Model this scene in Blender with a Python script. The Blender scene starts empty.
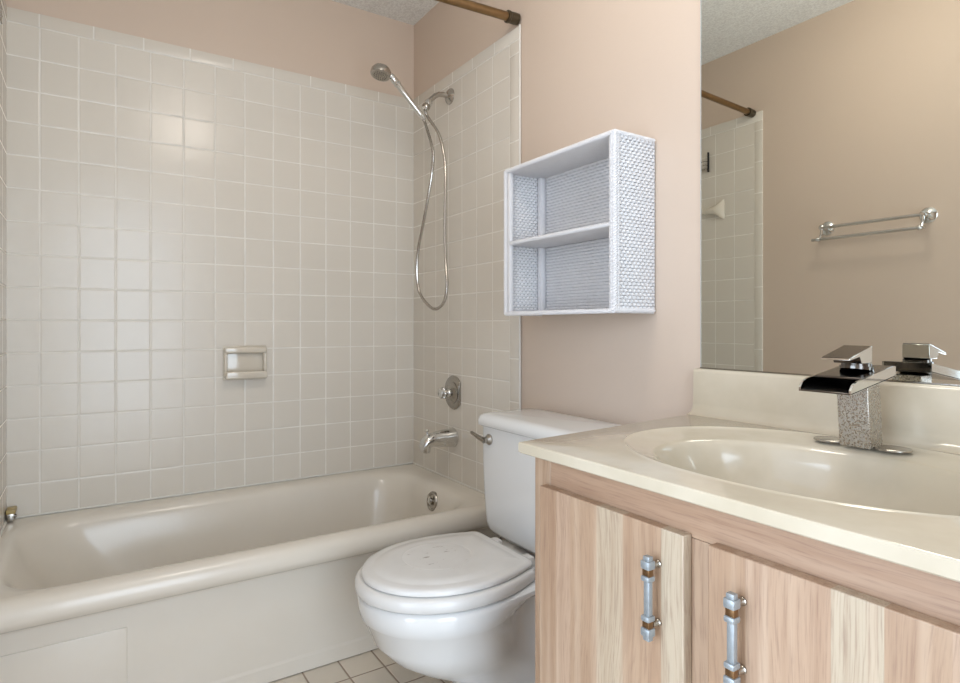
import bpy, bmesh, math, random
from math import pi, sin, cos, radians
from mathutils import Vector, Matrix
random.seed(4)
S = bpy.context.scene
COL = S.collection

# ------------------------------------------------------------------ camera
cd = bpy.data.cameras.new('camera'); cam = bpy.data.objects.new('camera', cd); COL.objects.link(cam)
cam.location = (2.5009, -1.2572, 1.0357)
cam.rotation_euler = (pi/2, 0, 0.9938)
cd.sensor_width = 36; cd.lens = 36*598.3/960; cd.shift_y = -15.47/960
cd.clip_start = 0.02
S.camera = cam

# ------------------------------------------------------------------ world, lights, exposure
w = bpy.data.worlds.new('world'); S.world = w; w.use_nodes = True
w.node_tree.nodes['Background'].inputs[0].default_value = (0.80, 0.88, 1.0, 1)
w.node_tree.nodes['Background'].inputs[1].default_value = 0.9
def area(name, loc, rot, sx, sy, power, color, spread=pi):
    l = bpy.data.lights.new(name, 'AREA'); l.shape = 'RECTANGLE'; l.size = sx; l.size_y = sy
    l.energy = power; l.color = color; l.spread = spread
    o = bpy.data.objects.new(name, l); COL.objects.link(o); o.location = loc; o.rotation_euler = rot
    return o
# daylight: a window beyond the doorway in the left wall and one beyond the doorway behind the camera
area('daylight_bedroom', (2.10, -2.95, 1.15), (pi/2, 0, 0), 1.8, 1.9, 42, (0.68, 0.83, 1.0))
area('daylight_hall', (3.60, -1.02, 1.15), (pi/2, 0, pi/2), 1.0, 1.95, 21, (0.74, 0.87, 1.0))
# unseen warm point light, added below the ceiling to brighten ceiling and walls
pl = bpy.data.lights.new('ceiling_fill', 'POINT'); pl.energy = 7.0; pl.color = (1.0, 0.91, 0.80); pl.shadow_soft_size = 0.13
po = bpy.data.objects.new('ceiling_fill', pl); COL.objects.link(po); po.location = (1.58, -0.78, 2.25)
S.view_settings.view_transform = 'Standard'; S.view_settings.look = 'None'
S.view_settings.gamma = 1; S.view_settings.use_curve_mapping = False
S.view_settings.exposure = 0.77

# ------------------------------------------------------------------ materials
def lin(h):
    h = h.lstrip('#'); c = [int(h[i:i+2], 16)/255 for i in (0, 2, 4)]
    return tuple((x/12.92 if x <= .04045 else ((x+.055)/1.055)**2.4) for x in c) + (1,)
class N:
    """tiny node builder"""
    def __init__(s, name):
        s.m = bpy.data.materials.new(name); s.m.use_nodes = True
        s.t = s.m.node_tree; s.b = s.t.nodes['Principled BSDF']
    def n(s, kind, **kw):
        nd = s.t.nodes.new(kind)
        for k, v in kw.items(): setattr(nd, k, v)
        return nd
    def put(s, sock, v):
        if hasattr(v, 'is_output'): s.t.links.new(v, sock)
        else: sock.default_value = v
    def math(s, op, a, b=0.0, c=0.0, clamp=False):
        nd = s.n('ShaderNodeMath', operation=op, use_clamp=clamp)
        s.put(nd.inputs[0], a); s.put(nd.inputs[1], b)
        if len(nd.inputs) > 2: s.put(nd.inputs[2], c)
        return nd.outputs[0]
    def step(s, v, lo, hi, a=0.0, b=1.0):
        nd = s.n('ShaderNodeMapRange', interpolation_type='SMOOTHSTEP')
        s.put(nd.inputs[0], v); s.put(nd.inputs[1], lo); s.put(nd.inputs[2], hi); s.put(nd.inputs[3], a); s.put(nd.inputs[4], b)
        return nd.outputs[0]
    def mix(s, f, a, b):
        nd = s.n('ShaderNodeMix', data_type='RGBA')
        s.put(nd.inputs[0], f); s.put(nd.inputs[6], a); s.put(nd.inputs[7], b)
        return nd.outputs[2]
    def pos(s):
        g = s.n('ShaderNodeNewGeometry'); x = s.n('ShaderNodeSeparateXYZ'); s.t.links.new(g.outputs['Position'], x.inputs[0])
        return g.outputs['Position'], x.outputs
    def noise(s, vec, scale, detail=3, rough=.5, stretch=None):
        if stretch:
            mp = s.n('ShaderNodeMapping'); s.put(mp.inputs[0], vec); mp.inputs['Scale'].default_value = stretch; vec = mp.outputs[0]
        nd = s.n('ShaderNodeTexNoise'); s.put(nd.inputs['Vector'], vec); nd.inputs['Scale'].default_value = scale
        nd.inputs['Detail'].default_value = detail; nd.inputs['Roughness'].default_value = rough
        return nd.outputs[0]
    def bump(s, h, strength=1.0, dist=1.0):
        nd = s.n('ShaderNodeBump'); s.put(nd.inputs['Height'], h); nd.inputs['Strength'].default_value = strength; nd.inputs['Distance'].default_value = dist
        s.t.links.new(nd.outputs[0], s.b.inputs['Normal']); return nd
    def set(s, color=None, rough=None, metal=None, spec=None, coat=None):
        if color is not None: s.put(s.b.inputs['Base Color'], color)
        if rough is not None: s.put(s.b.inputs['Roughness'], rough)
        if metal is not None: s.put(s.b.inputs['Metallic'], metal)
        if spec is not None: s.put(s.b.inputs['Specular IOR Level'], spec)
        if coat is not None: s.put(s.b.inputs['Coat Weight'], coat); s.b.inputs['Coat Roughness'].default_value = .06
        return s.m

def simple(name, col, rough=.4, metal=0.0, nscale=30, var=.06, bumpd=0.0, coat=None):
    k = N(name); p, _ = k.pos()
    c = lin(col); n = k.noise(p, nscale)
    lo = tuple(max(0, x*(1-var)) for x in c[:3]) + (1,); hi = tuple(min(1, x*(1+var)) for x in c[:3]) + (1,)
    k.set(k.mix(n, lo, hi), rough, metal, coat=coat)
    if bumpd: k.bump(k.noise(p, nscale*4), 1, bumpd)
    return k.m

def tile(name, au, pu, ou, av, pv, ov, col, grout, gw=.0042, rough=.24, tilt=.0005, var=.012):
    k = N(name); p, ax = k.pos()
    U = k.math('DIVIDE', k.math('SUBTRACT', ax[au], ou), pu); V = k.math('DIVIDE', k.math('SUBTRACT', ax[av], ov), pv)
    fu = k.math('FRACT', U); fv = k.math('FRACT', V)
    du = k.math('MULTIPLY', k.math('MINIMUM', fu, k.math('SUBTRACT', 1.0, fu)), pu)
    dv = k.math('MULTIPLY', k.math('MINIMUM', fv, k.math('SUBTRACT', 1.0, fv)), pv)
    d = k.math('MINIMUM', du, dv)
    mask = k.step(d, gw*.35, gw*.65)
    cmb = k.n('ShaderNodeCombineXYZ'); k.put(cmb.inputs[0], k.math('FLOOR', U)); k.put(cmb.inputs[1], k.math('FLOOR', V))
    wn = k.n('ShaderNodeTexWhiteNoise', noise_dimensions='3D'); k.put(wn.inputs['Vector'], cmb.outputs[0])
    sp = k.n('ShaderNodeSeparateColor'); k.put(sp.inputs[0], wn.outputs['Color'])
    c = lin(col); tc = k.mix(sp.outputs[2], tuple(x*(1-var) for x in c[:3])+(1,), tuple(min(1, x*(1+var)) for x in c[:3])+(1,))
    g = lin(grout); gn = k.noise(p, 14, 4)
    gc = k.mix(k.step(gn, .35, .7), g, tuple(x*.90 for x in g[:3])+(1,))
    k.set(k.mix(mask, gc, tc), k.math('MULTIPLY_ADD', mask, rough-.6, .6))
    h = k.step(d, gw*.3, gw*.3+.004, 0, .0006)
    h = k.math('ADD', h, k.math('MULTIPLY', k.math('SUBTRACT', sp.outputs[0], .5), k.math('MULTIPLY', fu, tilt)))
    h = k.math('ADD', h, k.math('MULTIPLY', k.math('SUBTRACT', sp.outputs[1], .5), k.math('MULTIPLY', fv, tilt)))
    h = k.math('ADD', h, k.math('MULTIPLY', k.noise(p, 11, 1), .0009))
    k.bump(h); return k.m

def wood(name, axis, cols, bounds, lo, hi, dark='#8d6c54', vert=True, rough=.42):
    """boards side by side along `axis` (0=x); grain runs along z (vert) or x"""
    k = N(name); p, ax = k.pos()
    t = k.step(ax[axis], lo, hi); 
    mr = k.n('ShaderNodeMapRange'); k.put(mr.inputs[0], ax[axis]); mr.inputs[1].default_value = lo; mr.inputs[2].default_value = hi
    r = k.n('ShaderNodeValToRGB'); k.put(r.inputs[0], mr.outputs[0]); cr = r.color_ramp; cr.interpolation = 'CONSTANT'
    cr.elements[0].position = 0; cr.elements[0].color = lin(cols[0])
    while len(cr.elements) > 1: cr.elements.remove(cr.elements[-1])
    for b, c in zip(bounds, cols[1:]):
        e = cr.elements.new((b-lo)/(hi-lo)); e.color = lin(c)
    st = (1, 1, .035) if vert else (.035, 1, 1)
    warp = k.noise(p, 5, 2, .5, (1, 1, .5) if vert else (.5, 1, 1))
    off = k.n('ShaderNodeVectorMath', operation='MULTIPLY_ADD')
    k.put(off.inputs[0], warp); off.inputs[1].default_value = (.05, .02, .02); k.put(off.inputs[2], p)
    fine = k.noise(off.outputs[0], 420, 4, .6, st); broad = k.noise(off.outputs[0], 75, 3, .55, st)
    c1 = k.mix(k.step(broad,   .42, .72, 0, .42), r.outputs[0], lin(dark))
    c2 = k.mix(k.step(fine, .45, .75, 0, .55), c1, lin('#7e6050'))
    c3 = k.mix(k.step(k.noise(p, 38, 2, .4, st), .5, .7, 0, .25), c2, lin('#d2bda6'))
    k.set(c3, rough); k.bump(fine, .25, .0004); return k.m

M = {}
def paint(name, col):
    k = N(name); p, _ = k.pos()
    c = lin(col); n = k.noise(p, 2.2, 2)
    k.set(k.mix(n, tuple(x*.97 for x in c[:3])+(1,), tuple(x*1.03 for x in c[:3])+(1,)), .55)
    k.bump(k.noise(p, 130, 3), .4, .0006); return k.m
M['paint'] = paint('beige_wall_paint', '#cdbbab')
k = N('popcorn_ceiling'); p, _ = k.pos()
vn = k.noise(p, 120, 4, .6); k.set(k.mix(k.step(vn, .35, .65), lin('#dddcd9'), lin('#f2f2ef')), .85)
k.bump(vn, 1, .003); M['ceiling'] = k.m
P_ = 0.1095
TC, GC = '#d8d1c6', '#ebe7df'
M['tile_back'] = tile('back_wall_tiles', 1, P_, -0.0866, 2, P_, .508, TC, GC)
M['tile_right'] = tile('right_wall_tiles', 0, P_, 0.1079, 2, P_, .508, TC, GC)
M['tile_left'] = tile('left_wall_tiles', 0, P_, 0.1079, 2, P_, .508, TC, GC)
M['cap_back'] = tile('back_cap_tiles', 1, .1535, -.02, 2, .5, 2.041, TC, GC)
M['cap_right'] = tile('right_cap_tiles', 0, .1535, .055, 2, .5, 2.041, TC, GC)
M['edge_tiles'] = tile('edge_cap_tiles', 2, .1535, .46, 0, 5, -1, TC, GC)
M['floor'] = tile('floor_tiles', 0, .11, .708, 1, .11, -.617, '#d6cdbf', '#9c8b7a', gw=.005, rough=.3, tilt=.0003, var=.07)
M['caulk'] = simple('white_caulk', '#dedbd3', .45)
k = N('tub_enamel'); p, ax = k.pos()
k.set(k.mix(k.noise(p, 5, 4), lin('#d9d1c4'), lin('#e0dad0')), .24, coat=.15); M['tub'] = k.m
# toilet china
M['china'] = simple('white_china', '#e0e0df', .09, nscale=6, var=.02, coat=.4)
# lid with scuffs
k = N('worn_toilet_seat'); p, ax = k.pos()
base = k.mix(k.noise(p, 18, 4), lin('#d6d4d1'), lin('#e0dfdd'))
sc = k.noise(p, 90, 5, .7, (1, .35, 1)); dx = k.math('SUBTRACT', ax[0], 1.13); dy = k.math('SUBTRACT', ax[1], -.50)
rr = k.math('SQRT', k.math('ADD', k.math('MULTIPLY', dx, dx), k.math('MULTIPLY', dy, dy)))
zone = k.step(rr, .03, .13, 1, 0)
sm = k.math('MULTIPLY', k.step(sc, .60, .68), zone)
k.set(k.mix(sm, base, lin('#958d85')), k.math('MULTIPLY_ADD', zone, .15, .22)); M['seat'] = k.m
# cultured marble
k = N('cultured_marble'); p, ax = k.pos()
wv = k.noise(p, 3.5, 5, .6)
k.set(k.mix(k.step(wv, .35, .65), lin('#bcb09b'), lin('#c8bdaa')), .12, coat=.3); M['marble'] = k.m
M['chrome'] = simple('chrome', '#d8d8d6', .08, 1.0, 20, .04)
M['chrome_worn'] = simple('worn_chrome', '#a7a29a', .22, 1.0, 60, .25, .0002)
M['nickel'] = simple('brushed_nickel', '#b8b3ac', .24, 1.0, 90, .12)
M['dark_chrome'] = simple('dark_chrome', '#6a6662', .16, 1.0, 40, .2)
k = N('spotted_chrome'); p, ax = k.pos()
k.set(k.mix(k.step(k.noise(p, 520, 3, .7), .38, .66), lin('#a9a299'), lin('#c0b9ae')), k.step(k.noise(p, 300, 2), .3, .7, .18, .42), .9); M['spotted'] = k.m
M['brass'] = simple('antique_brass', '#8f7656', .32, 1.0, 50, .18)
M['bronze'] = simple('aged_bronze_cap', '#5b5243', .38, .85, 90, .25)
M['black'] = simple('dark_gap', '#1a1918', .6)
M['pewter'] = simple('pewter_blue_metal', '#9ea4a8', .4, .6, 160, .15, .0002)
M['amber'] = simple('amber_brass_core', '#7d5f41', .3, .8, 120, .2)
M['wicker'] = simple('white_painted_wicker', '#dcdbdd', .5, 0, 70, .05, .0003)
M['wicker_dark'] = simple('grey_wicker_backing', '#c2c2c5', .8, 0, 90, .1)
M['ceramic'] = simple('cream_ceramic', '#d3cabb', .12, nscale=10, var=.03, coat=.4)
M['plug'] = simple('yellowed_plastic', '#a8935f', .4, nscale=60, var=.2)
k = N('mirror_silver'); p, _ = k.pos(); k.set(k.mix(k.noise(p, 2), (.79, .81, .77, 1), (.80, .82, .78, 1)), 0.0, 1.0); M['mirror'] = k.m
M['glass_edge'] = simple('polished_glass_edge', '#dfe6ea', .1, .6)
M['trimpaint'] = simple('white_trim_paint', '#e4e1da', .35)
A, B, Cc, D = '#ab8f76', '#b29780', '#b5a38c', '#a5886f'
M['wood_door_a'] = wood('door_boards_hickory', 0, [D, B, A, Cc, A, '#b7a791'], [1.700, 1.735, 1.798, 1.8545, 1.927], 1.60, 2.0)
M['wood_door_b'] = wood('door_boards_maple', 0, [D, B, '#b0947c', '#b7a791', A, B], [2.058, 2.088, 2.160, 2.213, 2.27], 1.95, 2.40)
M['wood_stile'] = wood('stile_wood', 0, ['#aa8e75', '#ad927a', '#a58970'], [1.70, 1.99], 1.58, 2.45)
M['wood_rail'] = wood('rail_wood', 0, ['#a88a72', '#a88a72'], [2.0], 1.5, 2.5, vert=False)
M['wood_side'] = wood('side_wood', 1, ['#c9ae99', '#cdb5a2'], [-.3], -.7, .1)

# ------------------------------------------------------------------ mesh helpers
class MB:
    def __init__(s): s.bm = bmesh.new()
    def box(s, x0, x1, y0, y1, z0, z1, r=0.0, seg=2, M4=None):
        b = bmesh.new(); bmesh.ops.create_cube(b, size=1)
        for v in b.verts: v.co = Vector(((x0+x1)/2+v.co.x*(x1-x0), (y0+y1)/2+v.co.y*(y1-y0), (z0+z1)/2+v.co.z*(z1-z0)))
        if r > 0: bmesh.ops.bevel(b, geom=b.edges[:], offset=r, segments=seg, profile=.5, affect='EDGES')
        if M4 is not None: b.transform(M4)
        s.join(b); return s
    def join(s, b):
        me = bpy.data.meshes.new('t'); b.to_mesh(me); b.free(); s.bm.from_mesh(me); bpy.data.meshes.remove(me)
    def loft(s, rings, cap0=True, cap1=True, closed=True):
        R = [[s.bm.verts.new(p) for p in r] for r in rings]; n = len(R[0])
        for a, b in zip(R, R[1:]):
            for i in range(n if closed else n-1):
                j = (i+1) % n
                try: s.bm.faces.new((a[i], a[j], b[j], b[i]))
                except ValueError: pass
        for flag, r in ((cap0, R[0]), (cap1, R[-1])):
            if flag:
                c = s.bm.verts.new(sum((v.co for v in r), Vector())/n)
                for i in range(n): s.bm.faces.new((r[i], r[(i+1) % n], c))
        return s
    def tube(s, pts, rad, n=12, caps=True, flat=1.0):
        pts = [Vector(p) for p in pts]; L = len(pts)
        rad = rad if isinstance(rad, (list, tuple)) else [rad]*L
        T = [(pts[min(i+1, L-1)]-pts[max(i-1, 0)]).normalized() for i in range(L)]
        up = Vector((0, 0, 1)) if abs(T[0].z) < .9 else Vector((1, 0, 0))
        u = T[0].cross(up).normalized(); rings = []
        for i in range(L):
            if i:
                u = (u - T[i]*u.dot(T[i])).normalized()
            v = T[i].cross(u)
            rings.append([pts[i]+(u*cos(2*pi*k/n)+v*sin(2*pi*k/n)*flat)*rad[i] for k in range(n)])
        return s.loft(rings, caps, caps)
    def lathe(s, prof, origin, axis, n=32):
        """prof: (distance along axis, radius)"""
        a = Vector(axis).normalized(); up = Vector((0, 0, 1)) if abs(a.z) < .9 else Vector((1, 0, 0))
        u = a.cross(up).normalized(); v = a.cross(u); o = Vector(origin)
        return s.loft([[o+a*d+(u*cos(2*pi*k/n)+v*sin(2*pi*k/n))*max(r, 1e-5) for k in range(n)] for d, r in prof])
    def sphere(s, c, r, n=16): 
        c = Vector(c)
        return s.lathe([(-r*cos(pi*i/10), r*sin(pi*i/10)) for i in range(11)], c, (0, 0, 1), n)
    def prism(s, poly, axis, a, b):
        """poly of 2D points extruded along axis from a to b"""
        def P(p, t):
            return {0: (t, p[0], p[1]), 1: (p[0], t, p[1]), 2: (p[0], p[1], t)}[axis]
        A_ = [s.bm.verts.new(P(p, a)) for p in poly]; B_ = [s.bm.verts.new(P(p, b)) for p in poly]; n = len(poly)
        s.bm.faces.new(A_); s.bm.faces.new(B_[::-1])
        for i in range(n): s.bm.faces.new((A_[i], A_[(i+1) % n], B_[(i+1) % n], B_[i]))
        return s
    def build(s, name, mat, parent=None, smooth=35, bevel=0, loc=None, sub=0):
        bmesh.ops.remove_doubles(s.bm, verts=s.bm.verts[:], dist=1e-6)
        bmesh.ops.recalc_face_normals(s.bm, faces=s.bm.faces[:])
        me = bpy.data.meshes.new(name)
        off = Vector((0, 0, 0))
        if parent is not None:
            q = parent
            while q is not None: off += Vector(q.location); q = q.parent
        lv = Vector(loc) if loc is not None else Vector((0, 0, 0))
        s.bm.transform(Matrix.Translation(-(off+lv))); s.bm.to_mesh(me); s.bm.free()
        me.materials.append(M[mat] if isinstance(mat, str) else mat)
        o = bpy.data.objects.new(name, me); COL.objects.link(o); o.location = lv
        if parent is not None: o.parent = parent
        if bevel:
            m = o.modifiers.new('bevel', 'BEVEL'); m.width = bevel; m.segments = 2; m.limit_method = 'ANGLE'; m.angle_limit = radians(30)
        if sub:
            m = o.modifiers.new('sub', 'SUBSURF'); m.levels = sub; m.render_levels = sub
        if smooth:
            for f in me.polygons: f.use_smooth = True
            try: me.set_sharp_from_angle(angle=radians(smooth))
            except Exception: pass
        return o
def box(*a, **k): return MB().box(*a, **k)
def thing(name, label, cat, loc, group=None):
    o = bpy.data.objects.new(name, None); COL.objects.link(o); o.location = loc; o.empty_display_size = .05
    o['label'] = label; o['category'] = cat
    if group: o['group'] = group
    return o
def tag(o, label, cat, group=None):
    o['label'] = label; o['category'] = cat
    if group: o['group'] = group
    return o
def struct(o): o['kind'] = 'structure'; return o
def rring(x0, x1, y0, y1, r, z, m=8, k=8):
    """rounded rectangle ring, constant point count"""
    out = []
    cs = [((x1-r, y1-r), 0), ((x0+r, y1-r), 90), ((x0+r, y0+r), 180), ((x1-r, y0+r), 270)]
    for i, ((cx, cy), a0) in enumerate(cs):
        arc = [(cx+r*cos(radians(a0+90*j/m)), cy+r*sin(radians(a0+90*j/m))) for j in range(m+1)]
        out += arc
        (nx, ny), na = cs[(i+1) % 4]; q = (nx+r*cos(radians(na)), ny+r*sin(radians(na))); p0 = arc[-1]
        out += [(p0[0]+(q[0]-p0[0])*t/k, p0[1]+(q[1]-p0[1])*t/k) for t in range(1, k)]
    return [Vector((x, y, z)) for x, y in out]

YL = -1.489          # left (foot) wall tile face
XR = 3.15            # wall behind the camera
G = .006             # tile thickness
ZC = 2.437
# ------------------------------------------------------------------ setting
struct(box(-.1, XR+1.3, YL-1.8, .1, -.08, 0).build('floor', 'floor', smooth=0))
struct(box(-.1, XR+.1, YL-.1, .1, ZC, ZC+.08).build('ceiling', 'ceiling', smooth=0))
wb = struct(box(-.1, -G, YL-.1, .1, 0, ZC).build('wall_back', 'paint', smooth=0))
wr = struct(box(-G, XR+.1, G, .1, 0, ZC).build('wall_right', 'paint', smooth=0))
m = MB(); m.box(-G, 1.66, YL-.1, YL-G, 0, ZC); m.box(2.46, XR+.1, YL-.1, YL-G, 0, ZC); m.box(1.66, 2.46, YL-.1, YL-G, 2.04, ZC)
wl = struct(m.build('wall_left', 'paint', smooth=0))
m = MB(); m.box(XR, XR+.1, YL-G, -1.42, 0, ZC); m.box(XR, XR+.1, -.62, G, 0, ZC); m.box(XR, XR+.1, -1.42, -.62, 2.04, ZC)
wf = struct(m.build('wall_front', 'paint', smooth=0))
m = MB(); m.box(XR-.015, XR, -1.475, -1.42, 0, 2.09); m.box(XR-.015, XR, -.62, -.56, 0, 2.09); m.box(XR-.015, XR, -1.42, -.62, 2.04, 2.09)
struct(m.build('trim_1', 'trimpaint', bevel=.003))
m = MB(); m.box(1.66, 1.675, YL-.1, YL-G, 0, 2.04); m.box(2.445, 2.46, YL-.1, YL-G, 0, 2.04); m.box(1.675, 2.445, YL-.1, YL-G, 2.025, 2.04)
struct(m.build('trim_2', 'trimpaint', bevel=.003))
# tile surrounds
ZB, ZT, ZK = .40, .508+14*P_, .508+14*P_+.047
XE = .1079+6*P_ + P_*0 + .0      # right edge of full tiles
XE = .7649; XO = .8242
MB().box(-G, 0, YL, 0, ZB-.06, ZT).build('tile_panel', 'tile_back', wb, smooth=0)
MB().box(-G, 0.001, YL, 0, ZT, ZK, r=.0015).build('cap_row', 'cap_back', wb)
m = MB(); m.box(0, XE, 0, G, ZB-.06, ZT); m.build('tile_panel', 'tile_right', wr, smooth=0)
m = MB(); m.box(0, XO, -.001, G, ZT, ZK, r=.0015); m.build('cap_row', 'cap_right', wr)
m = MB(); m.box(XE, XO, -.001, G, 0.02, ZT, r=.0015); m.build('edge_column', 'edge_tiles', wr)
m = MB(); m.box(0, XE, YL-G, YL, ZB-.06, ZT); m.build('tile_panel', 'tile_left', wl, smooth=0)
XL = .806
m = MB(); m.box(0, XL, YL-G, YL+.001, ZT, ZK, r=.0015); m.build('cap_row', 'cap_right', wl)
m = MB(); m.box(XE, XL, YL-G, YL+.001, 0.02, ZT, r=.0015); m.build('edge_column', 'edge_tiles', wl)
# caulk beads
m = MB(); m.tube([(XO+.002, -.001, ZK), (XO+.002, -.001, .02)], .0035, 8)
m.build('edge_caulk', 'caulk', wr)
m = MB(); m.tube([(.001, YL, .401), (.001, 0, .401)], .004, 8); m.build('tub_caulk', 'caulk', wb)
m = MB(); m.tube([(.0, -.001, .401), (.75, -.001, .400)], .004, 8); m.build('tub_caulk', 'caulk', wr)
m = MB(); m.tube([(.0, YL+.001, .401), (.75, YL+.001, .400)], .004, 8); m.build('tub_caulk', 'caulk', wl)
m = MB(); m.tube([(.001, -.001, .40), (.001, -.001, ZK)], .0022, 8); m.build('corner_caulk', 'caulk', wb)

# ------------------------------------------------------------------ bathtub
tub = thing('bathtub', 'cream alcove bathtub with rolled rim along the tiled back wall', 'bathtub', (.38, -.745, 0))
y0, y1 = YL+.004, -.004
X1 = .762
rings = []
R = lambda *a: rings.append(rring(*a))
R(.007, .7105, y0, y1, .004, .0)
R(.007, .7165, y0, y1, .004, .004)
R(.007, .7165, y0, y1, .004, .044)
R(.007, .7165, y0, y1, .004, .047)
R(.007, .7140, y0, y1, .004, .052)
R(.007, .7140, y0, y1, .004, .056)
R(.007, .7140, y0, y1, .004, .18)
R(.007, .7140, y0, y1, .004, .308)
R(.007, .7140, y0, y1, .004, .315)
R(.007, .722, y0, y1, .004, .322)
R(.007, .745, y0, y1, .004, .326)
R(.007, .757, y0, y1, .005, .334)
R(.007, .762, y0, y1, .006, .348)
R(.007, .760, y0, y1, .006, .368)
R(.007, .752, y0, y1, .006, .384)
R(.007, .738, y0, y1, .006, .394)
R(.007, .722, y0, y1, .006, .398)
R(.040, .705, -1.462, -.050, .11, .397)
R(.062, .695, -1.452, -.078, .14, .393)
R(.075, .686, -1.444, -.096, .15, .384)
R(.085, .677, -1.434, -.108, .155, .366)
R(.098, .664, -1.415, -.120, .16, .32)
R(.115, .645, -1.36, -.132, .165, .24)
R(.135, .622, -1.28, -.148, .17, .15)
R(.155, .600, -1.22, -.170, .17, .10)
R(.190, .560, -1.15, -.210, .16, .072)
R(.25, .50, -1.05, -.30, .12, .062)
MB().loft(rings, True, True).build('tub_shell', 'tub', tub, smooth=50)
# raised panel at the foot end of the apron
m = MB(); m.box(.70, .7172, y0+.004, -1.178, .056, .262, r=.003, seg=4); m.build('apron_panel', 'tub', tub)
# overflow plate and drain
m = MB(); ov = Vector((.40, -.1125, .337)); an = Vector((0, -1, .14)).normalized()
m.lathe([(-.004, .038), (.004, .039), (.009, .036), (.010, .030), (.006, .026), (.006, .012), (.012, .011), (.0145, .007), (.015, 0)], ov, an)
ovp = m.build('overflow_plate', 'chrome_worn', tub); ovp['label'] = 'round chrome overflow plate'
m = MB(); m.tube([ov+an*.010+Vector((0, 0, -.012)), ov+an*.018+Vector((0, 0, .0)), ov+an*.013+Vector((0, 0, .020))], [.006, .007, .005], 10); m.build('trip_lever', 'chrome', ovp)
m = MB(); m.lathe([(0, .033), (.004, .032), (.005, .026), (.003, .02), (.004, 0)], (.375, -.33, .060), (0, 0, 1)); m.build('drain', 'chrome', tub)

# corner remnant bracket at the foot end
br = thing('track_bracket', 'small brass and chrome bracket left in the far left corner of the tub rim', 'bracket', (.03, -1.46, .4))
MB().box(.003, .058, YL+.003, YL+.028, .428, .441, r=.002).build('brass_cap', 'plug', br)
m = MB(); m.box(.006, .050, YL+.004, YL+.024, .402, .428, r=.002); m.lathe([(0, .006), (.006, .006), (.008, .003)], (.032, YL+.022, .415), (0, 1, 0), 12)
m.build('bracket_body', 'chrome_worn', br)

# ------------------------------------------------------------------ soap dish
sd = thing('soap_dish', 'cream ceramic soap dish set in the back wall tiles', 'soap dish', (0.0, -.745, .82))
m = MB(); ya, yb, za, zb = -.826, -.662, .824, .958
m.box(0.001, .006, ya, yb, za, zb, r=.002)
m.box(.004, .030, ya+.002, yb-.002, zb-.030, zb-.004, r=.008, seg=3)
m.box(.004, .024, ya+.002, ya+.015, za+.01, zb-.01, r=.006, seg=3)
m.box(.004, .024, yb-.015, yb-.002, za+.01, zb-.01, r=.006, seg=3)
m.build('dish_frame', 'ceramic', sd)
m = MB(); m.box(.004, .046, ya+.004, yb-.004, za+.006, za+.020, r=.005, seg=3); m.box(.036, .046, ya+.006, yb-.006, za+.01, za+.034, r=.0045, seg=3)
m.build('dish_tray', 'ceramic', sd)

# ------------------------------------------------------------------ shower fittings on the right wall
hs = thing('hand_shower', 'chrome hand shower on a bent wall arm with a looping metal hose', 'hand shower', (.343, 0, 1.992))
m = MB(); m.lathe([(0, .033), (.004, .033), (.010, .028), (.016, .016), (.018, .012)], (.343, 0, 1.992), (0, -1, 0)); m.build('wall_flange', 'nickel', hs)
m = MB(); m.tube([(.343, -.004, 1.992), (.343, -.035, 1.993), (.343, -.055, 1.990), (.343, -.072, 1.980), (.343, -.088, 1.965), (.343, -.104, 1.947)], .0105, 16)
m.build('wall_arm', 'nickel', hs)
m = MB(); m.lathe([(-.004, .012), (.004, .0165), (.016, .0165), (.022, .012), (.026, .014), (.040, .014), (.044, .010)], (.343, -.100, 1.951), (0, -.5, -.86), 20)
m.build('diverter_nut', 'chrome', hs)
m = MB(); m.sphere((.343, -.114, 1.927), .0175); m.build('swivel_ball', 'chrome_worn', hs)
b0 = Vector((.343, -.122, 1.874)); b1 = Vector((.343, -.272, 2.020))
m = MB(); dr = (b1-b0)
hp = [b0+dr*t for t in (0, .04, .10, .14, .2, .5, .75, .80, .83, .86, .93, 1.0)]
hr = [.0075, .010, .0105, .0115, .0105, .0110, .0115, .0150, .0120, .0145, .0130, .0105]
m.tube(hp, hr, 18); m.build('handle', 'chrome', hs)
hc = Vector((.343, -.312, 2.020)); hn = Vector((.10, -.24, -.96)).normalized()
m = MB(); m.lathe([(-.024, .004), (-.023, .020), (-.018, .032), (-.008, .0385), (.006, .0400), (.012, .0385), (.014, .034)], hc, hn)
m.tube([b1+dr*.02, hc+hn*(-.006)+(b1-hc)*.45], [.0105, .013], 14)
hd = m.build('spray_head', 'nickel', hs)
m = MB(); m.lathe([(0, .034), (.003, .031), (.004, .0)], hc+hn*.012, hn)
for a in range(3):
    for q in range(6*(a+1)):
        an_ = 2*pi*q/(6*(a+1)); u_ = hn.cross(Vector((1, 0, 0))).normalized(); v_ = hn.cross(u_)
        m.lathe([(0, .0015), (.0018, .0012), (.002, 0)], hc+hn*.0155+(u_*cos(an_)+v_*sin(an_))*(.008*(a+1)), hn, 6)
m.build('spray_face', 'chrome_worn', hd)
def catmull(P0, n=8):
    P0 = [Vector(p) for p in P0]; Q = [P0[0]]+P0+[P0[-1]]; out = []
    for i in range(1, len(Q)-2):
        a, b, c, d = Q[i-1:i+3]
        for t in range(n):
            t /= n; out.append(.5*((2*b)+(c-a)*t+(2*a-5*b+4*c-d)*t*t+(3*b-a-3*c+d)*t**3))
    out.append(P0[-1]); return out
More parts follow.
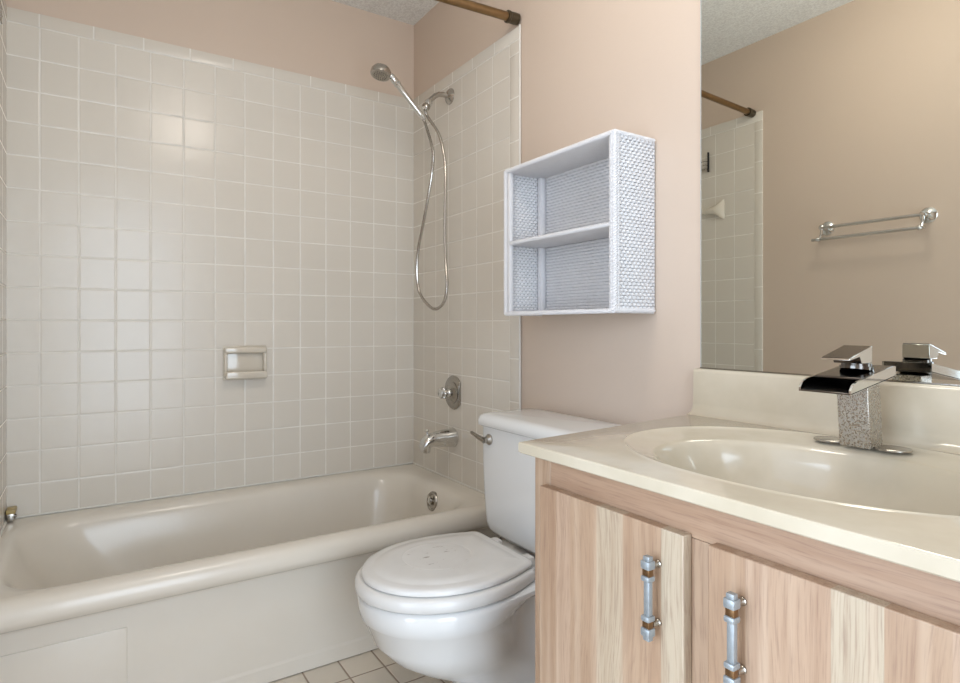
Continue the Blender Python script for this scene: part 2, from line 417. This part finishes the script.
HOSE = [(0.343, -0.128, 1.874), (0.35, -0.122, 1.855), (0.419, -0.125, 1.728), (0.404, -0.12, 1.652), (0.375, -0.12, 1.564), (0.327, -0.12, 1.449), (0.283, -0.118, 1.359), (0.262, -0.115, 1.261), (0.277, -0.11, 1.177), (0.334, -0.105, 1.126), (0.392, -0.098, 1.104), (0.446, -0.09, 1.13), (0.462, -0.085, 1.197), (0.442, -0.08, 1.305), (0.433, -0.078, 1.437), (0.433, -0.075, 1.64), (0.425, -0.078, 1.721), (0.401, -0.088, 1.805), (0.347, -0.112, 1.89), (0.343, -0.116, 1.918)]
m = MB(); cv = catmull(HOSE, 30); m.tube(cv, [.0058 + (.0007 if i % 2 else 0) for i in range(len(cv))], 10)
m.build('hose', 'nickel', hs)

vl = thing('shower_valve', 'round chrome shower valve trim with a knob handle above the tub spout', 'valve', (.382, 0, .762))
VC = Vector((.375, 0, .762))
def dring(y, r, cut=.428):
    out = []
    for q in range(56):
        a = 2*pi*q/56; x = min(VC.x+r*cos(a), cut-(.070-r)*.15); out.append(Vector((x, y, VC.z+r*sin(a))))
    return out
m = MB(); m.loft([dring(-.0003, .069), dring(-.004, .070), dring(-.008, .067), dring(-.011, .058)], True, True)
m.build('escutcheon', 'chrome_worn', vl)
m = MB(); m.lathe([(.011, .045), (.013, .046), (.016, .036), (.020, .030), (.024, .024)], VC, (0, -1, 0), 30); m.build('dome', 'chrome_worn', vl)
m = MB(); m.lathe([(.016, .017), (.030, .016), (.034, .013), (.040, .013)], VC, (0, -1, 0), 24); m.build('stem', 'chrome', vl)
m = MB()
m.lathe([(.038, .012), (.042, .019), (.050, .022), (.060, .022), (.068, .019), (.070, .013), (.068, .010), (.069, 0)], VC, (0, -1, 0), 12)
for q in range(6):
    a = 2*pi*q/6; m.sphere((VC.x+.019*cos(a), -.054, VC.z+.019*sin(a)), .008, 10)
m.build('knob', 'chrome', vl)

sp = thing('tub_spout', 'chrome tub spout with pull-up diverter below the shower valve', 'spout', (.381, 0, .577))
m = MB(); pr_ = [(-.001, .577, .038, .039), (-.006, .577, .040, .041), (-.014, .577, .038, .039), (-.04, .578, .036, .0365), (-.075, .579, .032, .032), (-.105, .578, .029, .028), (-.128, .572, .027, .026), (-.144, .561, .024, .024), (-.151, .551, .019, .018)]
m.loft([[Vector((.374+a*cos(2*pi*q/24), y, z+b*sin(2*pi*q/24))) for q in range(24)] for y, z, a, b in pr_])
m.lathe([(0, .023), (.030, .020), (.034, .017), (.030, .014), (.01, .012)], (.374, -.130, .562), (0, -.12, -1), 20)
m.build('spout_body', 'chrome', sp)
m = MB(); m.lathe([(0, .004), (.016, .0035), (.018, .007), (.023, .0085), (.027, .006), (.028, 0)], (.374, -.126, .594), (0, 0, 1), 14)
m.build('diverter_knob', 'chrome', sp)

# ------------------------------------------------------------------ shower rod
rod = thing('shower_rod', 'antique brass shower curtain rod spanning above the tub', 'curtain rod', (.775, -.02, 2.12))
e0 = Vector((.812, -.001, 2.112)); e1 = Vector((.755, YL+.001, 2.086)); dd = (e1-e0).normalized()
MB().tube([e0+dd*.03, e0+dd*.7, e0+dd*.7001, e1-dd*.03], [.0152, .0152, .0138, .0138], 20).build('rod', 'brass', rod)
for e, d in ((e0, dd), (e1, -dd)):
    MB().lathe([(0, .019), (.012, .020), (.034, .019), (.036, .021), (.044, .021), (.046, .015)], e, d, 24).build('end_cap', 'bronze', rod)

# ------------------------------------------------------------------ things on the left wall, seen in the mirror
tb = thing('towel_bar', 'double chrome towel bar on the beige wall, seen in the mirror', 'towel bar', (1.30, YL-G, 1.46))
W = YL-G
for x in (1.112, 1.495):
    m = MB(); m.lathe([(0, .030), (.004, .031), (.008, .027), (.013, .018), (.016, .012), (.042, .0085), (.046, .011), (.056, .011), (.060, .006)], (x, W, 1.470), (0, 1, 0), 24)
    m.build('flange', 'chrome', tb)
    m = MB(); m.tube([(x, W+.051, 1.468), (x, W+.055, 1.440), (x, W+.064, 1.420), (x, W+.080, 1.414)], [.0055, .0055, .0055, .006], 10)
    m.sphere((x, W+.082, 1.414), .0105); m.build('bracket', 'chrome', tb)
MB().tube([(1.105, W+.051, 1.468), (1.502, W+.051, 1.468)], .007, 14).build('upper_bar', 'chrome', tb)
MB().tube([(1.086, W+.082, 1.414), (1.512, W+.082, 1.414)], .007, 14).build('lower_bar', 'chrome', tb)
rh = MB(); cx, cz = .575, 1.640
secs = [(.600, .050, .006), (.596, .051, .010), (.588, .049, .016), (.574, .036, .025), (.558, .025, .030), (.538, .019, .033), (.515, .017, .034), (.490, .017, .034)]
rh.loft([[Vector((x, YL+t*(.5+.5*cos(a)) if True else 0, cz+hh*sin(a))) for a in [2*pi*q/24 for q in range(24)]] for x, hh, t in secs])
tag(rh.build('towel_post', 'ceramic', loc=(cx, YL, cz)), 'white ceramic towel post on the tiles, seen at the left edge of the mirror', 'towel post')
ck = thing('shower_caddy', 'small chrome wire caddy on the tiles, seen at the left edge of the mirror', 'caddy', (.46, YL, 1.88))
m = MB()
for z in (1.865, 1.885, 1.905): m.tube([(.41, YL+.004, z), (.41, YL+.028, z), (.505, YL+.028, z), (.505, YL+.004, z)], .0018, 6)
for q in range(9): m.tube([(.414+q*.011, YL+.003, 1.865), (.414+q*.011, YL+.028, 1.865), (.414+q*.011, YL+.028, 1.905)], .0012, 6)
m.build('wire_basket', 'chrome_worn', ck)
m = MB(); m.box(.503, .510, YL+.001, YL+.012, 1.850, 1.955, r=.002); m.build('mounting_clip', 'black', ck)

# ------------------------------------------------------------------ wicker wall shelf
ws = thing('wicker_shelf', 'white wicker two-tier wall shelf hung above the toilet tank', 'shelf', (1.184, .004, 1.07))
SX0, SX1, SY0, SY1, SZ0, SZ1 = .945, 1.423, -.153, .004, 1.070, 1.532
def weave(m, o, eu, ev, L, H, nu, nv, n, amp=.0016):
    """woven panel: nu stakes across, nv strands up; o origin, eu/ev unit axes, n normal"""
    o, eu, ev, n = map(Vector, (o, eu, ev, n)); pv = H/nv; seg = 4
    for j in range(nv):
        z = (j+.5)*pv; ring_pts = []
        prev = None
        for i in range(nu*seg+1):
            t = i/seg; ph = pi*t + (pi if j % 2 else 0)
            off = n*(amp*sin(ph)); c = o+eu*(L*t/nu)+ev*z+off
            hh = pv*.43
            cur = [m.bm.verts.new(c-ev*hh-n*.0006), m.bm.verts.new(c+n*.0010), m.bm.verts.new(c+ev*hh-n*.0006), m.bm.verts.new(c-n*.0014)]
            if prev:
                for a in range(4): m.bm.faces.new((prev[a], prev[(a+1) % 4], cur[(a+1) % 4], cur[a]))
            prev = cur
def rope(m, pts, R_=.004, r=.0034, pitch=.022, strands=3):
    pts = [Vector(p) for p in pts]
    for a, b in zip(pts, pts[1:]):
        d = b-a; L = d.length; d.normalize(); up = Vector((0, 0, 1)) if abs(d.z) < .9 else Vector((1, 0, 0)); u = d.cross(up).normalized(); v = d.cross(u)
        n = max(6, int(L/.0032))
        for s_ in range(strands):
            m.tube([a+d*(L*i/n)+(u*cos(2*pi*(L*i/n)/pitch+2*pi*s_/strands)+v*sin(2*pi*(L*i/n)/pitch+2*pi*s_/strands))*R_ for i in range(n+1)], r, 6)
H_ = SZ1-SZ0
m = MB(); weave(m, (SX1-.003, SY0+.02, SZ0+.008), (0, 1, 0), (0, 0, 1), SY1-SY0-.024, H_-.016, 17, 50, (1, 0, 0)); m.build('side_panel', 'wicker', ws)
MB().box(SX1-.0085, SX1-.0065, SY0+.01, SY1, SZ0+.004, SZ1-.004).build('side_backing', 'wicker_dark', ws)
m = MB(); weave(m, (SX0+.006, SY0+.02, SZ0+.008), (0, 1, 0), (0, 0, 1), SY1-SY0-.024, H_-.016, 17, 50, (1, 0, 0)); m.build('side_panel', 'wicker', ws)
MB().box(SX0+.0015, SX0+.0035, SY0+.01, SY1, SZ0+.004, SZ1-.004).build('side_backing', 'wicker_dark', ws)
m = MB(); weave(m, (SX0+.008, SY1-.007, SZ0+.008), (1, 0, 0), (0, 0, 1), SX1-SX0-.016, H_-.016, 46, 46, (0, -1, 0), .0013); m.build('back_panel', 'wicker', ws)
MB().box(SX0+.004, SX1-.004, SY1-.0035, SY1-.0015, SZ0+.004, SZ1-.004).build('back_backing', 'wicker_dark', ws)
for nm, z0, z1, fr in (('top_board', SZ1-.012, SZ1-.004, 0), ('bottom_board', SZ0+.003, SZ0+.011, 0), ('middle_shelf', 1.291, 1.303, .004)):
    m = MB(); m.box(SX0+.010, SX1-.010, SY0+.004+fr, SY1-.010, z0, z1, r=.002)
    m.build(nm, 'wicker', ws)
for x in (SX0+.017, SX1-.017):
    MB().box(x-.007, x+.007, SY0+.004, SY0+.020, SZ0+.01, SZ1-.01, r=.004).build('corner_post', 'wicker', ws)
MB().box(SX0+.008, SX0+.030, SY1-.030, SY1-.008, SZ0+.01, SZ1-.01, r=.006).build('corner_post', 'wicker', ws)
MB().box(SX1-.024, SX1-.008, SY1-.024, SY1-.008, SZ0+.01, SZ1-.01, r=.005).build('corner_post', 'wicker', ws)
m = MB()
f0, f1 = SY0+.004, SY1-.006
rope(m, [(SX0+.004, f0, SZ0+.005), (SX1-.004, f0, SZ0+.005)]); rope(m, [(SX0+.004, f0, SZ1-.005), (SX1-.004, f0, SZ1-.005)])
rope(m, [(SX0+.004, f0, SZ0+.005), (SX0+.004, f0, SZ1-.005)]); 
for x in (SX1-.004, SX1-.012): rope(m, [(x, f0+.002, SZ0+.005), (x, f0+.002, SZ1-.005)])
for z in (SZ0+.005, SZ1-.005):
    rope(m, [(SX1-.004, f0, z), (SX1-.004, f1, z)]); rope(m, [(SX0+.004, f0, z), (SX0+.004, f1, z)])
rope(m, [(SX1-.004, f0+.012, SZ0+.005), (SX1-.004, f0+.012, SZ1-.005)], .003, .0028)
rope(m, [(SX0+.02, SY0+.008, 1.297), (SX1-.02, SY0+.008, 1.297)], .0035, .0032)
m.build('braided_edge', 'wicker', ws)

# ------------------------------------------------------------------ toilet
TX = 1.145
tl = thing('toilet', 'white two-piece toilet with closed lid between the tub and the vanity', 'toilet', (TX, -.36, 0))
def outline(w, yf, yc, yb, wb_, z, n=40, rc=.02, cx=TX, e=2.0, s_=1.0):
    """D-shaped plan: half ellipse to the front, tapering sides to the back corners"""
    pts = []
    for i in range(n+1):
        a = pi*i/n; pts.append((cx+w*cos(a), yc-(yc-yf)*sin(a)))
    k_ = 12
    L = []
    for i in range(1, k_):
        t = i/k_; yy = yc+(yb-rc-yc)*t; L.append((w-(w-wb_)*min(1, t*s_)**e, yy))
    back = [(wb_-rc*(1-cos(pi/2*j/4)), yb-rc+rc*sin(pi/2*j/4)) for j in range(5)]
    side = L+back
    left = [(cx-x, y) for x, y in side]; right = [(cx+x, y) for x, y in side][::-1]
    nb = 6
    mid = [(left[-1][0]+(right[0][0]-left[-1][0])*j/nb, yb) for j in range(1, nb)]
    return [Vector((x, y, z)) for x, y in pts+left+mid+right]
m = MB()
prof = [ # z, w, yf, yc, yb, wb, side taper
 (.000, .112, -.455, -.34, -.115, .105, 1), (.018, .112, -.458, -.34, -.112, .105, 1), (.028, .104, -.450, -.34, -.115, .098, 1),
 (.075, .098, -.447, -.34, -.12, .092, 1), (.110, .099, -.455, -.35, -.12, .090, 1), (.130, .106, -.492, -.37, -.12, .088, 1.4),
 (.150, .112, -.530, -.39, -.12, .088, 1.6), (.178, .131, -.584, -.42, -.12, .088, 1.9), (.213, .152, -.634, -.445, -.11, .090, 2.2), (.258, .172, -.675, -.465, -.10, .095, 2.3),
 (.318, .1865, -.700, -.48, -.09, .105, 2.2), (.323, .1915, -.7055, -.48, -.08, .112, 2.1), (.345, .1945, -.7095, -.485, -.06, .125, 1.9), (.364, .1955, -.711, -.485, -.045, .15, 1.5),
 (.374, .193, -.708, -.485, -.048, .148, 1.4), (.379, .183, -.697, -.485, -.055, .14, 1.4)]
m.loft([outline(w_, yf, yc, yb, wb_, z, s_=sc_, e=1.6) for z, w_, yf, yc, yb, wb_, sc_ in prof]); m.build('bowl', 'china', tl, smooth=50)
def slab(name, mat, w_, yf, yb, wb_, zs, parent, rc=.03):
    m = MB(); rr_ = []
    for z, ins in zs: rr_.append(outline(w_-ins, yf+ins, -.485, yb-ins, wb_-ins, z, rc=max(.004, rc-ins)))
    return m.loft(rr_).build(name, mat, parent, smooth=50)
slab('seat', 'seat', .1955, -.7185, -.290, .155, [(.382, .012), (.382, .004), (.385, .001), (.395, 0), (.406, .001), (.411, .006), (.413, .012)], tl)
slab('lid', 'seat', .1805, -.702, -.294, .146, [(.4145, .012), (.4145, .003), (.417, .0), (.424, .0), (.4285, .0035), (.4305, .012), (.4315, .025), (.4320, .032), (.4340, .036), (.4355, .060), (.436, .09)], tl)
for s_ in (-1, 1):
    m = MB(); m.box(TX+s_*.075-.017, TX+s_*.075+.017, -.296, -.258, .378, .418, r=.006, seg=3); m.build('hinge', 'seat', tl)
for s_ in (-1, 1):
    m = MB(); m.box(TX+s_*.06-.014, TX+s_*.06+.014, -.690, -.672, .385, .3925, r=.002) if False else m.box(TX+s_*.02-.012, TX+s_*.02+.012, -.710, -.690, .378, .384, r=.0015); m.build('seat_bumper', 'seat', tl)
# tank
m = MB(); tx0, tx1 = .908, 1.378
m.loft([rring(tx0+.055, tx1-.055, -.195, -.035, .03, .3885), rring(tx0+.03, tx1-.03, -.207, -.025, .04, .392), rring(tx0+.012, tx1-.012, -.216, -.018, .045, .405),
        rring(tx0+.005, tx1-.005, -.2195, -.016, .045, .425), rring(tx0+.001, tx1-.001, -.222, -.015, .040, .50), rring(tx0, tx1, -.223, -.015, .032, .60), rring(tx0, tx1, -.223, -.015, .030, .722)])
m.build('tank', 'china', tl, smooth=50)
m = MB(); lx0, lx1, ly0 = tx0-.008, tx1+.008, -.236
m.loft([rring(lx0+.006, lx1-.006, ly0+.006, -.010, .026, .7235), rring(lx0, lx1, ly0, -.006, .03, .728), rring(lx0-.001, lx1+.001, ly0-.001, -.005, .032, .742), rring(lx0+.003, lx1-.003, ly0+.003, -.006, .034, .754), rring(lx0+.012, lx1-.012, ly0+.012, -.012, .034, .7605), rring(lx0+.03, lx1-.03, ly0+.03, -.03, .03, .763)])
m.build('tank_lid', 'china', tl, smooth=50)
m = MB(); lv = Vector((.966, -.223, .685))
m.lathe([(0, .017), (.004, .017), (.009, .013), (.013, .010), (.024, .010)], lv, (0, -1, 0), 20)
m.tube([lv+Vector((.006, -.022, -.003)), lv+Vector((-.010, -.023, .002)), lv+Vector((-.030, -.028, .009)), lv+Vector((-.052, -.034, .018))], [.0085, .010, .0085, .0065], 12, flat=.7)
m.build('flush_lever', 'chrome_worn', tl)
for s_ in (-1, 1):
    m = MB(); m.lathe([(0, .014), (.006, .014), (.016, .010), (.020, 0)], (TX+s_*.105, -.30, .018), (0, 0, 1), 16); m.build('bolt_cap', 'china', tl)

# ------------------------------------------------------------------ vanity cabinet
vc = thing('vanity_cabinet', 'light wooden vanity cabinet with plank doors under the sink', 'cabinet', (2.0, -.28, 0))
VX0, VX1, VY, VZ = 1.616, 2.405, -.557, .8005
m = MB(); m.box(VX0, VX0+.016, VY+.0005, -.004, .0, VZ-.002); m.build('side_panel', 'wood_side', vc, bevel=.001)
m = MB(); m.box(VX1-.016, VX1, VY+.0005, -.004, .0, VZ-.002); m.build('side_panel', 'wood_side', vc, bevel=.001)
MB().box(VX0+.016, VX1-.016, VY+.07, VY+.085, 0, .10).build('toe_kick', 'wood_rail', vc)
MB().box(VX0+.016, VX1-.016, VY+.02, -.02, .10, .115).build('cabinet_floor', 'wood_side', vc)
MB().box(VX0+.016, VX1-.016, -.018, -.006, .115, VZ-.02).build('cabinet_back', 'wood_side', vc)
FY0 = VY-.019+.019
def frame(x0, x1, z0, z1, mat, nm):
    MB().box(x0, x1, VY-.001, VY+.018, z0, z1).build(nm, mat, vc, bevel=.0008)
frame(VX0+.0, VX0+.045, .10, VZ-.001, 'wood_stile', 'stile'); frame(1.962, 2.014, .10, .742, 'wood_stile', 'stile'); frame(VX1-.045, VX1, .10, VZ-.001, 'wood_stile', 'stile')
frame(VX0+.0455, VX1-.0455, .7425, VZ-.001, 'wood_rail', 'top_rail'); frame(VX0+.0455, VX1-.0455, .10, .135, 'wood_rail', 'bottom_rail')
def pull(x, z0, z1, parent):
    yb = -.5785; h = z1-z0
    bar = MB().box(x-.0050, x+.0050, yb-.0225, yb-.0145, z0+h*.20, z1-h*.20, r=.0012).build('pull_handle', 'pewter', parent); bar['label'] = 'square pewter pull handle'
    for fl in (0, 1):
        for a, b_, wd in ((.0, .115, .0078), (.20, .275, .0073)):
            q0, q1 = (z0+h*a, z0+h*b_) if not fl else (z1-h*b_, z1-h*a)
            m = MB(); m.box(x-wd, x+wd, yb-.0265, yb-.0115, q0, q1, r=.0022)
            if a == 0:
                zz = z1+.002 if fl else z0-.002
                m.box(x-.0055, x+.0055, yb-.0235, yb-.0145, zz-.004, zz+.004, r=.001)
            m.build('handle_collar', 'pewter', parent)
        q0, q1 = (z0+h*.10, z0+h*.215) if not fl else (z1-h*.215, z1-h*.10)
        MB().box(x-.0062, x+.0062, yb-.0240, yb-.0140, q0, q1, r=.001).build('amber_block', 'amber', parent)['label'] = 'small amber coloured block'
        zz = z1-h*.075 if fl else z0+h*.14
        m = MB(); m.lathe([(.0, .0055), (.002, .0055), (.004, .0040), (.0125, .0036), (.013, .003)], (x+.002, yb+.001, zz), (0, -1, 0), 14)
        m.build('handle_post', 'chrome_worn', parent)
def door(x0, x1, mat, hx, hz0, hz1, lab):
    m = MB(); 
    zt, zb_, ya_, yb_ = .748, .122, VY-.0015, -.577
    m.box(x0, x1, yb_, ya_, zb_, zt)
    d = m.build('door', mat, vc, bevel=.0015); d['label'] = lab
    pull(hx, hz0, hz1, d)
    return d
door(1.653, 1.966, 'wood_door_a', 1.922, .598, .705, 'left plank door')
d2 = door(2.005, 2.327, 'wood_door_b', 2.054, .594, .702, 'right plank door')

# ------------------------------------------------------------------ vanity top with integral basin
vt = thing('bathroom_counter', 'cream cultured marble counter with oval basin and backsplash', 'counter', (2.0, -.3, .802))
ZV = .822; C0 = Vector((2.0, -.315)); NA = 160
corner = [(1.556, .005), (1.612, -.594), (2.45, -.594), (2.45, .005)]
def ray_poly(a, poly, c=C0):
    d = Vector((cos(a), sin(a))); best = None
    for i in range(len(poly)):
        p, q = Vector(poly[i]), Vector(poly[(i+1) % len(poly)]); e = q-p
        den = d.x*(-e.y)+d.y*e.x
        if abs(den) < 1e-9: continue
        w_ = p-c; t = (w_.x*(-e.y)+w_.y*e.x)/den; s_ = (d.x*w_.y-d.y*w_.x)/den
        if t > 0 and -1e-6 <= s_ <= 1+1e-6 and (best is None or t < best): best = t
    return c+d*best
angs = [2*pi*i/NA for i in range(NA)]
for p in corner:
    a = math.atan2(p[1]-C0.y, p[0]-C0.x) % (2*pi); j = min(range(NA), key=lambda q: abs(angs[q]-a)); angs[j] = a
def sup(a, cx, cy, rx, ry, e, z):
    """superellipse point seen along angle a from C0"""
    lo, hi = 0.0, 1.0
    for _ in range(40):
        mid = (lo+hi)/2; x = C0.x+cos(a)*mid; y = C0.y+sin(a)*mid
        if (abs((x-cx)/rx)**e+abs((y-cy)/ry)**e) < 1: lo = mid
        else: hi = mid
    return Vector((C0.x+cos(a)*lo, C0.y+sin(a)*lo, z))
def srng(*p): return [sup(a, *p) for a in angs]
def inset(poly, d):
    cx = sum(p[0] for p in poly)/4; cy = sum(p[1] for p in poly)/4
    return [(p[0]+(d if p[0] < cx else -d), p[1]+(d if p[1] < cy else -d)) for p in poly]
def prng(poly, z): return [ray_poly(a, poly).to_3d()+Vector((0, 0, z)) for a in angs]
OC = (1.985, -.290, .318, .237, 2.15)
def oc(d, z): return srng(OC[0], OC[1], OC[2]+d, OC[3]+d, OC[4], z)
m = MB()
m.loft([oc(0, ZV+.0022), oc(.003, ZV+.0012), oc(.007, ZV), prng(inset(corner, .0035), ZV), prng(inset(corner, .0012), ZV-.0008), prng(corner, ZV-.003), prng(corner, ZV-.0185), prng(inset(corner, .002), ZV-.0205), oc(.01, ZV-.0205)], False, False)
m.build('counter_slab', 'marble', vt, smooth=28)
m = MB(); I = (2.002, -.328, .252, .183)
def ic(f, z, e=2.05, dy=0): return srng(I[0], I[1]+dy, I[2]*f, I[3]*f, e, z)
bs = [oc(0, ZV+.0022), oc(-.003, ZV+.0008), oc(-.010, ZV-.003), ic(1.03, ZV-.0065), ic(1.0, ZV-.010), ic(.975, ZV-.018), ic(.945, ZV-.036), ic(.89, ZV-.065), ic(.80, ZV-.095), ic(.66, ZV-.118), ic(.45, ZV-.132), ic(.22, ZV-.138), ic(.09, ZV-.140)]
m.loft(bs, False, True); m.build('basin', 'marble', vt, smooth=60)
m = MB(); m.lathe([(0, .024), (.003, .023), (.004, .018), (.002, .014), (.003, 0)], (2.002, -.328, ZV-.1405), (0, 0, 1)); m.build('drain', 'chrome', vt)
m = MB()
pf = [(.005, ZV-.002), (-.050, ZV-.001), (-.036, ZV+.0012), (-.027, ZV+.006), (-.0215, ZV+.014), (-.0195, ZV+.026), (-.0185, .924), (-.0165, .929), (-.0125, .9315), (.005, .932)]
m.prism(pf, 0, 1.557, 2.45)
m.build('backsplash', 'marble', vt, smooth=40)

# ------------------------------------------------------------------ wall mirror
mr = thing('wall_mirror', 'large frameless wall mirror above the vanity backsplash', 'mirror', (2.0, .005, .934))
MB().box(1.5655, 2.45, 0.0, .0045, .9345, 2.02).build('mirror_glass', 'mirror', mr, smooth=0)
MB().box(1.5635, 1.5655, -.0004, .0045, .9345, 2.02).build('polished_edge', 'glass_edge', mr, smooth=0)
MB().box(1.5640, 2.45, -.0035, .0045, .9322, .9345).build('bottom_channel', 'chrome_worn', mr, smooth=0)

# ------------------------------------------------------------------ faucet
fa = thing('faucet', 'spotted chrome waterfall faucet with flat lever behind the basin', 'faucet', (1.98, -.11, ZV))
FX = 1.977; FD = .012
m = MB(); lo_ = [(-.026, -.128), (.026, -.128), (.026, -.082), (-.026, -.082)]
m.loft([[Vector((FX+a, b, ZV)) for a, b in lo_], [Vector((FX+a-.004, b-.003, .940)) for a, b in lo_]])
m.build('post', 'spotted', fa, bevel=.0015)
# sloping waterfall tray: back y=-.085 z=.967 (top) ; front y=-.243
def sl(y, up=0.0): return .9655-(-.085+FD-y)*.150+up
m = MB(); hw = .0425
yb_, yf_ = -.086+FD, -.243+FD
def sheet(x0, x1, ya_, yb2, t0, t1):
    m.loft([[Vector((x0, ya_, sl(ya_, t0))), Vector((x1, ya_, sl(ya_, t0))), Vector((x1, ya_, sl(ya_, t1))), Vector((x0, ya_, sl(ya_, t1)))],
            [Vector((x0, yb2, sl(yb2, t0))), Vector((x1, yb2, sl(yb2, t0))), Vector((x1, yb2, sl(yb2, t1))), Vector((x0, yb2, sl(yb2, t1)))]])
sheet(FX-hw, FX+hw, yb_, yf_, -.018, -.015)
m.build('tray_floor', 'dark_chrome', fa, bevel=.0008)
for s_ in (-1, 1):
    m = MB(); xo = FX+s_*hw; xi = FX+s_*(hw-.0035)
    top = [(yb_, 0.0), (-.222+FD, 0.0), (-.236+FD, -.003), (yf_, -.011)]
    pts_t = [Vector((xo, y, sl(y, u))) for y, u in top]; 
    sec = []
    for y, u in top:
        sec.append([Vector((xo, y, sl(y, u))), Vector((xi, y, sl(y, u))), Vector((xi, y, sl(y, -.018))), Vector((xo, y, sl(y, -.018)))])
    m.loft(sec); m.build('tray_rail', 'chrome', fa)
m = MB(); sheet(FX-hw+.003, FX+hw-.003, yb_, -.196+FD, -.003, .0005); sheet(FX-hw+.003, FX+hw-.003, yb_, yb_-.003, -.017, -.003)
m.build('tray_cover', 'dark_chrome', fa, bevel=.0008)
m = MB(); 
m.lathe([(0, .026), (.006, .026), (.0065, .0235), (.012, .0235)], (FX, -.135+FD, .9585), (0, .15, 1), 28)
m.build('lever_collar', 'dark_chrome', fa)
m = MB(); hx = .0235
m.prism([(a+FD, b) for a, b in [(-.128, .972), (-.128, .9995), (-.131, 1.0005), (-.206, .9815), (-.207, .9775), (-.172, .983), (-.165, .971), (-.133, .971)]], 0, FX-hx, FX+hx)
m.build('lever', 'chrome', fa, bevel=.0008)
m = MB(); m.prism([(a+FD, b) for a, b in [(-.1285, .9998), (-.1300, 1.0012), (-.2065, .9820), (-.2060, .9805)]], 0, FX-hx+.001, FX+hx-.001)
m.build('lever_face', 'dark_chrome', fa)

cover = MB(); cover.lathe([(0, .028), (.0022, .028), (.0032, .0265), (.0034, .010), (.0034, 0)], (1.921, -.098, ZV+.0005), (0, 0, 1), 36)
c1 = cover.build('hole_cover', 'nickel', loc=(1.921, -.098, ZV))
tag(c1, 'round chrome hole cover disc left of the faucet post', 'hole cover', 'faucet hole cover discs')
c2 = c1.copy(); COL.objects.link(c2); c2.location = (2.025, -.098, ZV)
tag(c2, 'round chrome hole cover disc right of the faucet post', 'hole cover', 'faucet hole cover discs')
